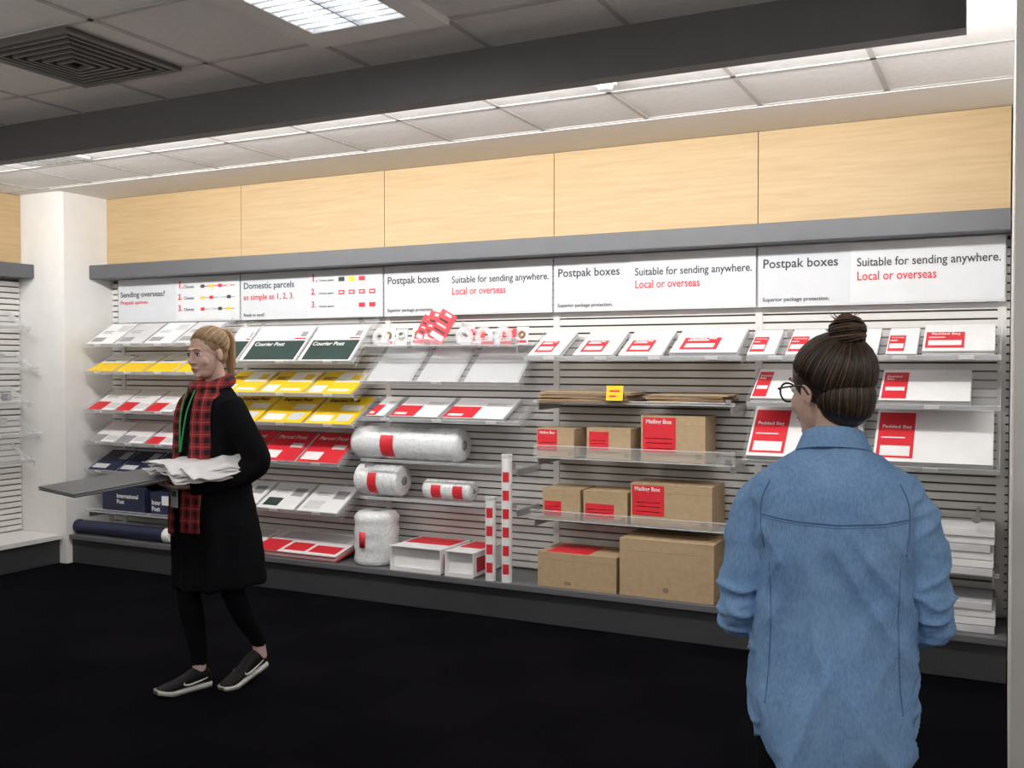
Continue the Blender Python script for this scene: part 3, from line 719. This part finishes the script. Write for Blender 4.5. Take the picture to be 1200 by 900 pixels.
sol=mat('sneaker_sole_white',(0.6,0.6,0.58),0.5); tk=mat('sneaker_flash',(0.65,0.65,0.63),0.5); snk=mat('sneaker_black',(0.008,0.008,0.009),0.6,spec=0.2)
shoe(W,(-0.05,-0.045,0.0),math.radians(-4),0.0,snk,sol,tk)
shoe(W,(0.05,0.212,0.0),math.radians(6),math.radians(16),snk,sol,tk)
tor_rows=[(0.49,0,0.045,0.185,0.205),(0.60,0,0.04,0.192,0.198),(0.78,0,0.03,0.190,0.178),(0.95,0,0.02,0.177,0.155),(1.10,0,0.015,0.170,0.137),(1.25,0,0.01,0.177,0.122),(1.34,0,0.01,0.165,0.10),(1.39,0,0.015,0.115,0.08),(1.43,0,0.02,0.062,0.06)]
TOR=torso(tor_rows)
armL=limb([(0.145,0.01,1.345,0.060),(0.185,0.03,1.26,0.064),(0.222,0.085,1.13,0.060),(0.228,0.10,1.07,0.060),(0.20,0.035,1.02,0.056),(0.155,-0.08,0.990,0.049),(0.12,-0.17,0.980,0.042)],4,16)
armR=limb([(-0.145,0.01,1.345,0.060),(-0.185,0.015,1.26,0.062),(-0.22,0.03,1.13,0.056),(-0.22,0.01,1.07,0.056),(-0.20,-0.06,1.02,0.050),(-0.15,-0.17,0.99,0.044),(-0.12,-0.23,0.985,0.038)],4,16)
def coatfold(p,n):
    d=wrinkle(0.008,(7,7,3))(p,n)
    if p.z<1.0: d+=0.008*min(1,(1.0-p.z)/0.3)*math.sin(math.atan2(p.y,p.x)*9+2*noise.noise(p*3))
    return d
fuse([TOR,armL,armR],'coat',blackc,0.009,4,W,coatfold)
bv=BVHTree.FromPolygons([tuple(v) for v in TOR[0]],TOR[1])
def fy(x,z,off=0.012):
    h=bv.ray_cast(Vector((x,-1,z)),Vector((0,1,0)))
    return (h[0].y-off) if h[0] else -0.03
def ribbon(path,hw,off,nm,m,nseg=6):
    b=MB(); q=crs(path,5); rows=[]
    for x,z in q: rows.append([Vector((x+hw*(2*k/nseg-1),fy(x+hw*(2*k/nseg-1),z,off+0.008*math.sin(k*2.2+z*9)),z)) for k in range(nseg+1)])
    back=[[p+Vector((0,0.010,0)) for p in r] for r in rows]
    rings=[r+list(reversed(bk)) for r,bk in zip(rows,back)]
    b.part(loft(rings),m); return b.obj(nm,W,True)
ribbon([(0.055,1.43),(0.088,1.34),(0.095,1.2),(0.09,1.05),(0.08,0.9),(0.085,0.76)],0.048,0.026,'scarf_end',tartan)
ribbon([(-0.055,1.43),(-0.08,1.34),(-0.09,1.2),(-0.085,1.05),(-0.08,0.88),(-0.07,0.74)],0.040,0.024,'scarf_end',tartan)
fuse([limb([(0.078*math.sin(a),0.012-0.075*math.cos(a),1.43+0.020*-math.cos(a),0.026,0.032) for a in [2*math.pi*k/24 for k in range(24)]],closed=True,n=12,side=(0,0,1))],'scarf_wrap',tartan,0.007,3,W,wrinkle(0.006,(16,16,16)))
lan=mat('lanyard_green',(0.02,0.40,0.12),0.5)
b=MB(); b.part(limb([(-0.045,-0.075,1.43,0.005,0.003),(-0.035,fy(-0.03,1.3)-0.014,1.3,0.005,0.003),(-0.012,fy(0,1.12)-0.014,1.12,0.005,0.003)],5,6,side=(1,0,0)),lan)
b.part(limb([(0.03,-0.08,1.43,0.005,0.003),(0.015,fy(0.01,1.3)-0.014,1.3,0.005,0.003),(-0.008,fy(0,1.12)-0.014,1.12,0.005,0.003)],5,6,side=(1,0,0)),lan)
b.obj('lanyard',W)
b=MB(); b.box((-0.04,fy(0,0.93)-0.03,0.87),(0.02,fy(0,0.93)-0.027,0.955),wht2); b.box((-0.03,fy(0,0.93)-0.032,0.92),(0.01,fy(0,0.93)-0.03,0.945),navy); b.obj('name_badge',W)
Hm=Matrix.Translation((0,-0.015,1.572))@Matrix.Rotation(math.radians(12),4,'Z')@Matrix.Rotation(math.radians(11),4,'X')
o=fuse(head_parts((0,0.02)),'head',skin,0.0035,4,W); o.matrix_local=Hm
add_face(W,Hm,mat('brow_brown',(0.25,0.16,0.10),0.7))
b=MB(); hc=(0,0.030,0.040); hr=(0.079,0.095,0.084)
b.part(ell(hc,hr,n=28,m=18),hairb)
b.part(ell((0,0.05,-0.01),(0.062,0.062,0.065)),hairb)
strands(b,hc,hr,(0,0.115,0.085),hairb,150,0.0024,-55,32,-12,hairbl)
b.part(ell((0,0.122,0.080),(0.016,0.016,0.016)),blackc)
for k in range(24):
    a=2*math.pi*k/24; ox,oz=0.015*math.cos(a),0.010*math.sin(a)
    b.part(limb([(ox*0.5,0.116,0.082+oz,0.005),(ox*1.3,0.142+oz,0.080+oz,0.007),(ox*1.6,0.155+oz,0.04,0.008),(ox*1.5,0.150+oz*1.2,-0.02,0.008),(ox*1.3,0.140+oz,-0.08,0.007),(ox*0.7,0.130+oz*0.5,-0.13-0.01*(k%3),0.002)],4,7),hairb if k%3 else hairbl)
o=b.obj('hair',W,True); o.matrix_local=Hm
fuse(hand((-0.12,-0.225,0.984),(0.15,-1,-0.03),(0.1,0,1),-1,18,1.0,10),'hand_right',skin,0.003,2,W)
fuse(hand((0.12,-0.165,0.980),(-0.35,-1,0.03),(0,0,1),1,20,1.0,10),'hand_left',skin,0.003,2,W)
def locM(e): return Matrix.Translation(e.location)@Matrix.Rotation(e.rotation_euler.z,4,'Z')
WM=locM(W)
b=MB(); foldm=mat('folder_dark_grey',(0.07,0.08,0.095),0.45)
M=WM@Matrix.Translation((0.06,-0.17,1.036))@Matrix.Rotation(math.radians(-2),4,'Z')@Matrix.Rotation(math.radians(5),4,'X')
b.box((-0.25,-0.54,-0.006),(0.12,0.0,-0.001),foldm,M); b.box((-0.245,-0.535,-0.001),(0.115,-0.005,0.004),wht2,M); b.box((-0.25,-0.54,0.004),(0.12,0.0,0.009),foldm,M)
b.obj('portfolio_folder')
# loose crumpled sheets resting on the folder and draped over her forearm
b=MB()
plast=mat('white_sheet_film',(0.88,0.88,0.90),0.45,0.03)
rnd=random.Random(4)
for li in range(5):
    nx,ny=20,30; vs=[];fs=[]
    M=WM@Matrix.Translation((0.135+rnd.uniform(-0.015,0.015),-0.12+rnd.uniform(-0.03,0.03),1.050+li*0.010))@Matrix.Rotation(math.radians(8+rnd.uniform(-10,10)),4,'Z')
    for j in range(ny+1):
        for i in range(nx+1):
            u=i/nx-0.5; v_=j/ny-0.5; x=u*0.24; y=v_*0.39
            zz=0.006*noise.noise(Vector((u*4+li*0.7,v_*5,li*0.3)))+0.010*(1-abs(noise.noise(Vector((u*2.6+li*0.1,v_*3.6,li*0.2))))*2)
            zz+=0.05*max(0,v_-0.12)-0.16*max(0,u-0.22)
            edge=min(0.5-abs(u),0.5-abs(v_)); zz+=0.008*noise.noise(Vector((u*6,v_*6,li*2.0)))*(1 if edge<0.12 else 0.3)
            vs.append(M@Vector((x,y,zz)))
    for j in range(ny):
        for i in range(nx):
            a=j*(nx+1)+i; fs.append((a,a+1,a+nx+2,a+nx+1))
    b.add(vs,fs,plast)
o=b.obj('loose_white_sheets',smooth=True)
sd_=o.modifiers.new('t','SOLIDIFY'); sd_.thickness=0.003

# ---- woman in denim shirt, back to camera
D=empty('woman_in_denim_shirt',(-0.345,2.30,0),math.radians(190),(0.975,1,1))
fuse([torso([(0.68,0,0,0.14,0.11),(0.78,0,0.01,0.165,0.12),(0.88,0,0,0.160,0.11),(0.98,0,0,0.15,0.10)]),
   limb([(-0.085,0.0,0.76,0.088),(-0.09,-0.005,0.6,0.078),(-0.09,-0.01,0.44,0.058),(-0.09,0.0,0.3,0.054),(-0.09,0.01,0.1,0.036)],4,18),
   limb([(0.085,0.0,0.76,0.088),(0.09,-0.005,0.6,0.078),(0.09,-0.01,0.44,0.058),(0.09,0.0,0.3,0.054),(0.09,0.01,0.1,0.036)],4,18)],'trousers',blackt,0.009,3,D,wrinkle(0.003))
fuse([limb([(-0.09,0.01,0.14,0.03),(-0.09,0.0,0.05,0.032)],2,14),limb([(0.09,0.01,0.14,0.03),(0.09,0.0,0.05,0.032)],2,14)],'ankles',skin,0.006,2,D)
shoe(D,(-0.09,0,0),math.radians(-8),0,snk,blk); shoe(D,(0.09,0,0),math.radians(8),0,snk,blk)
def hemf(x,y,z):
    if z>0.85: return 0
    k=(0.85-z)/0.25; return k*(0.15*(abs(x)/0.19)**2.2-0.02)
STOR=torso([(0.60,0,0.0,0.178,0.138),(0.72,0,0.005,0.186,0.146),(0.85,0,0.0,0.184,0.136),(0.97,0,-0.0,0.172,0.120),(1.08,0,0.0,0.172,0.116),(1.17,0,0.005,0.180,0.116),(1.235,0,0.008,0.188,0.106),(1.275,0,0.008,0.176,0.092),(1.306,0,0.008,0.132,0.080),(1.334,0,0.005,0.086,0.068),(1.357,0,0.0,0.066,0.060)],zf=hemf,n=48)
sl=limb([(0.125,0.005,1.228,0.050),(0.165,0.004,1.200,0.056),(0.190,0.003,1.11,0.055),(0.203,0.008,1.01,0.050),(0.205,-0.003,0.955,0.051),(0.18,-0.07,0.938,0.046),(0.14,-0.16,0.965,0.040),(0.10,-0.215,0.985,0.036)],5,20)
sr=limb([(-0.125,0.005,1.228,0.050),(-0.165,0.004,1.200,0.056),(-0.190,0.003,1.11,0.055),(-0.203,0.008,1.01,0.050),(-0.203,-0.01,0.960,0.050),(-0.175,-0.08,0.945,0.045),(-0.13,-0.16,0.965,0.040),(-0.095,-0.215,0.985,0.036)],5,20)
def ridge(v): return (1-min(1,abs(v)*2.6))**1.5
def shirtfold(p,n):
    base=wrinkle(0.0035,(8,8,4),2.0)(p,n)
    back=abs(p.x)<0.165
    if back:
        w=max(0,min(1,(1.17-p.z)/0.3))
        base+=0.010*w*math.sin(p.x*34+4*noise.noise(Vector((p.x*4,0,p.z*3))))
        base+=0.014*ridge(noise.noise(Vector((p.x*5+abs(p.x)*4,p.y*3,p.z*6+abs(p.x)*9))))*min(1,max(0,(1.22-p.z)/0.1))
        base+=0.007*ridge(noise.noise(Vector((p.x*11+9,p.y*3,p.z*5))))
    else:
        base+=0.009*ridge(noise.noise(Vector((p.x*7,p.y*9+p.z*6,p.z*17+p.x*8))))
        if 0.88<p.z<1.03: base+=0.009*ridge(noise.noise(Vector((p.x*9,p.y*8,p.z*30+p.y*18))))
    return base-0.004
sh=fuse([STOR,sl,sr],'shirt',denim,0.0062,9,D,shirtfold)
bvS=BVHTree.FromPolygons([tuple(v.co) for v in sh.data.vertices],[tuple(p.vertices) for p in sh.data.polygons])
seam=mat('denim_seam',(0.085,0.165,0.33),0.9)
def seamline(path,r=0.0017):
    pts=[]
    for x,z in crs(path,10):
        h=bvS.ray_cast(Vector((x,1,z)),Vector((0,-1,0)))
        if h[0]: pts.append((x,h[0].y+0.0002,z,r))
    b=MB(); b.part(limb(pts,1,6),seam); b.obj('seam',D,True)
seamline([(-0.155,1.195),(-0.08,1.187),(0,1.184),(0.08,1.187),(0.155,1.195)])
seamline([(-0.155,1.189),(-0.08,1.181),(0,1.178),(0.08,1.181),(0.155,1.189)],0.0009)
for s_ in (-1,1):
    seamline([(s_*0.138,1.27),(s_*0.155,1.23),(s_*0.158,1.18),(s_*0.150,1.12)],0.0016)
    seamline([(s_*0.138,1.09),(s_*0.134,0.98),(s_*0.138,0.86),(s_*0.146,0.78)],0.0012)
rings=[]
for k in range(32):
    a=2*math.pi*k/32; sx,cy_=math.sin(a),math.cos(a)
    lift=0.018*cy_
    def P(rx,ry,z): return Vector((rx*sx,0.0+ry*cy_,z+lift))
    rings.append([P(0.062,0.058,1.345),P(0.060,0.057,1.372),P(0.065,0.063,1.380),P(0.084,0.080,1.334),P(0.088,0.083,1.328),P(0.077,0.074,1.332)])
b=MB(); b.part(loft(rings,True),denim); o=b.obj('shirt_collar',D,True)
sd_=o.modifiers.new('s','SUBSURF'); sd_.levels=1; sd_.render_levels=2
Hd=Matrix.Translation((0.014,-0.02,1.470))@Matrix.Rotation(math.radians(42),4,'Z')@Matrix.Rotation(math.radians(8),4,'X')
o=fuse(head_parts((0,0.0)),'head',skin,0.004,4,D); o.matrix_local=Hd
add_face(D,Hd,haird)
b=MB(); hc=(0,0.028,0.035); hr=(0.085,0.103,0.088)
b.part(ell(hc,hr,n=32,m=20),haird); b.part(ell((0,0.056,-0.030),(0.064,0.060,0.064),n=24,m=16),haird)
strands(b,hc,hr,(0,0.085,0.112),haird,300,0.0019,-58,34,-14,hairl)
strands(b,(0,0.056,-0.025),(0.066,0.062,0.070),(0,0.085,0.115),haird,130,0.0017,-50,0,-30,hairl,5)
bc=Vector((0,0.080,0.118))
b.part(ell(bc,(0.038,0.036,0.032),n=24,m=16),haird)
rnd=random.Random(11)
for k in range(60):
    ph=rnd.uniform(-0.7,1.2); r0=0.041*math.cos(ph); zc=0.034*math.sin(ph); tl=rnd.uniform(-0.35,0.35); a0=rnd.uniform(0,6.28); ln=rnd.uniform(2.0,4.2)
    pts=[]
    for i in range(14):
        a=a0+ln*i/13; pts.append((bc.x+r0*math.cos(a),bc.y+r0*0.95*math.sin(a),bc.z+zc+tl*r0*math.sin(a+1),0.0028*math.sin(math.pi*(i+0.7)/14.4)+0.0005))
    b.part(limb(pts,1,6),hairl if k%3==0 else haird)
for k in range(16):
    a=rnd.uniform(0,6.28); q=Vector((math.cos(a)*0.5,math.sin(a)*0.5,0.8)).normalized(); p0=bc+q*0.032; p1=bc+q*0.05+Vector((rnd.uniform(-.01,.01),rnd.uniform(-.01,.01),0.0))
    b.part(limb([(*p0,0.001),(*((p0+p1)/2+Vector((0.003,0,0))),0.0008),(*p1,0.0003)],3,5),hairl)
o=b.obj('hair',D,True); o.matrix_local=Hd
b=MB()
for s_ in (-1,1):
    b.part(limb([(0.032*s_+0.026*math.cos(a),-0.098+0.004*abs(math.cos(a)),0.004+0.022*math.sin(a),0.0024) for a in [2*math.pi*k/24 for k in range(24)]],closed=True,n=6),blk)
    b.part(limb([(0.057*s_,-0.095,0.012,0.0024),(0.072*s_,-0.080,0.012,0.0024),(0.084*s_,-0.02,0.010,0.0022),(0.087*s_,0.012,0.006,0.0022),(0.085*s_,0.03,-0.015,0.002)],4,6),blk)
b.part(limb([(-0.008,-0.101,0.010,0.002),(0,-0.105,0.012,0.002),(0.008,-0.101,0.010,0.002)],3,6),blk)
o=b.obj('glasses',D,True); o.matrix_local=Hd
fuse(hand((0.10,-0.21,0.985),(-0.75,-0.6,0.1),(0,0.3,0.9),1,40),'hand_left',skin,0.003,2,D)
fuse(hand((-0.095,-0.21,0.985),(0.75,-0.6,0.1),(0,0.3,0.9),-1,40),'hand_right',skin,0.003,2,D)

# ------------------------------------------------------------ world + camera
w=bpy.data.worlds.new('world'); sc.world=w; w.use_nodes=True
w.node_tree.nodes['Background'].inputs[0].default_value=(0.8,0.85,1.0,1); w.node_tree.nodes['Background'].inputs[1].default_value=0.05
cam=bpy.data.cameras.new('camera'); co=bpy.data.objects.new('camera',cam); COL.objects.link(co)
cam.sensor_width=36; cam.lens=1156/1200*36; cam.clip_start=0.05
co.location=(0,0,1.53); co.rotation_euler=(math.radians(90-1.24),0,math.radians(26.6))
sc.camera=co
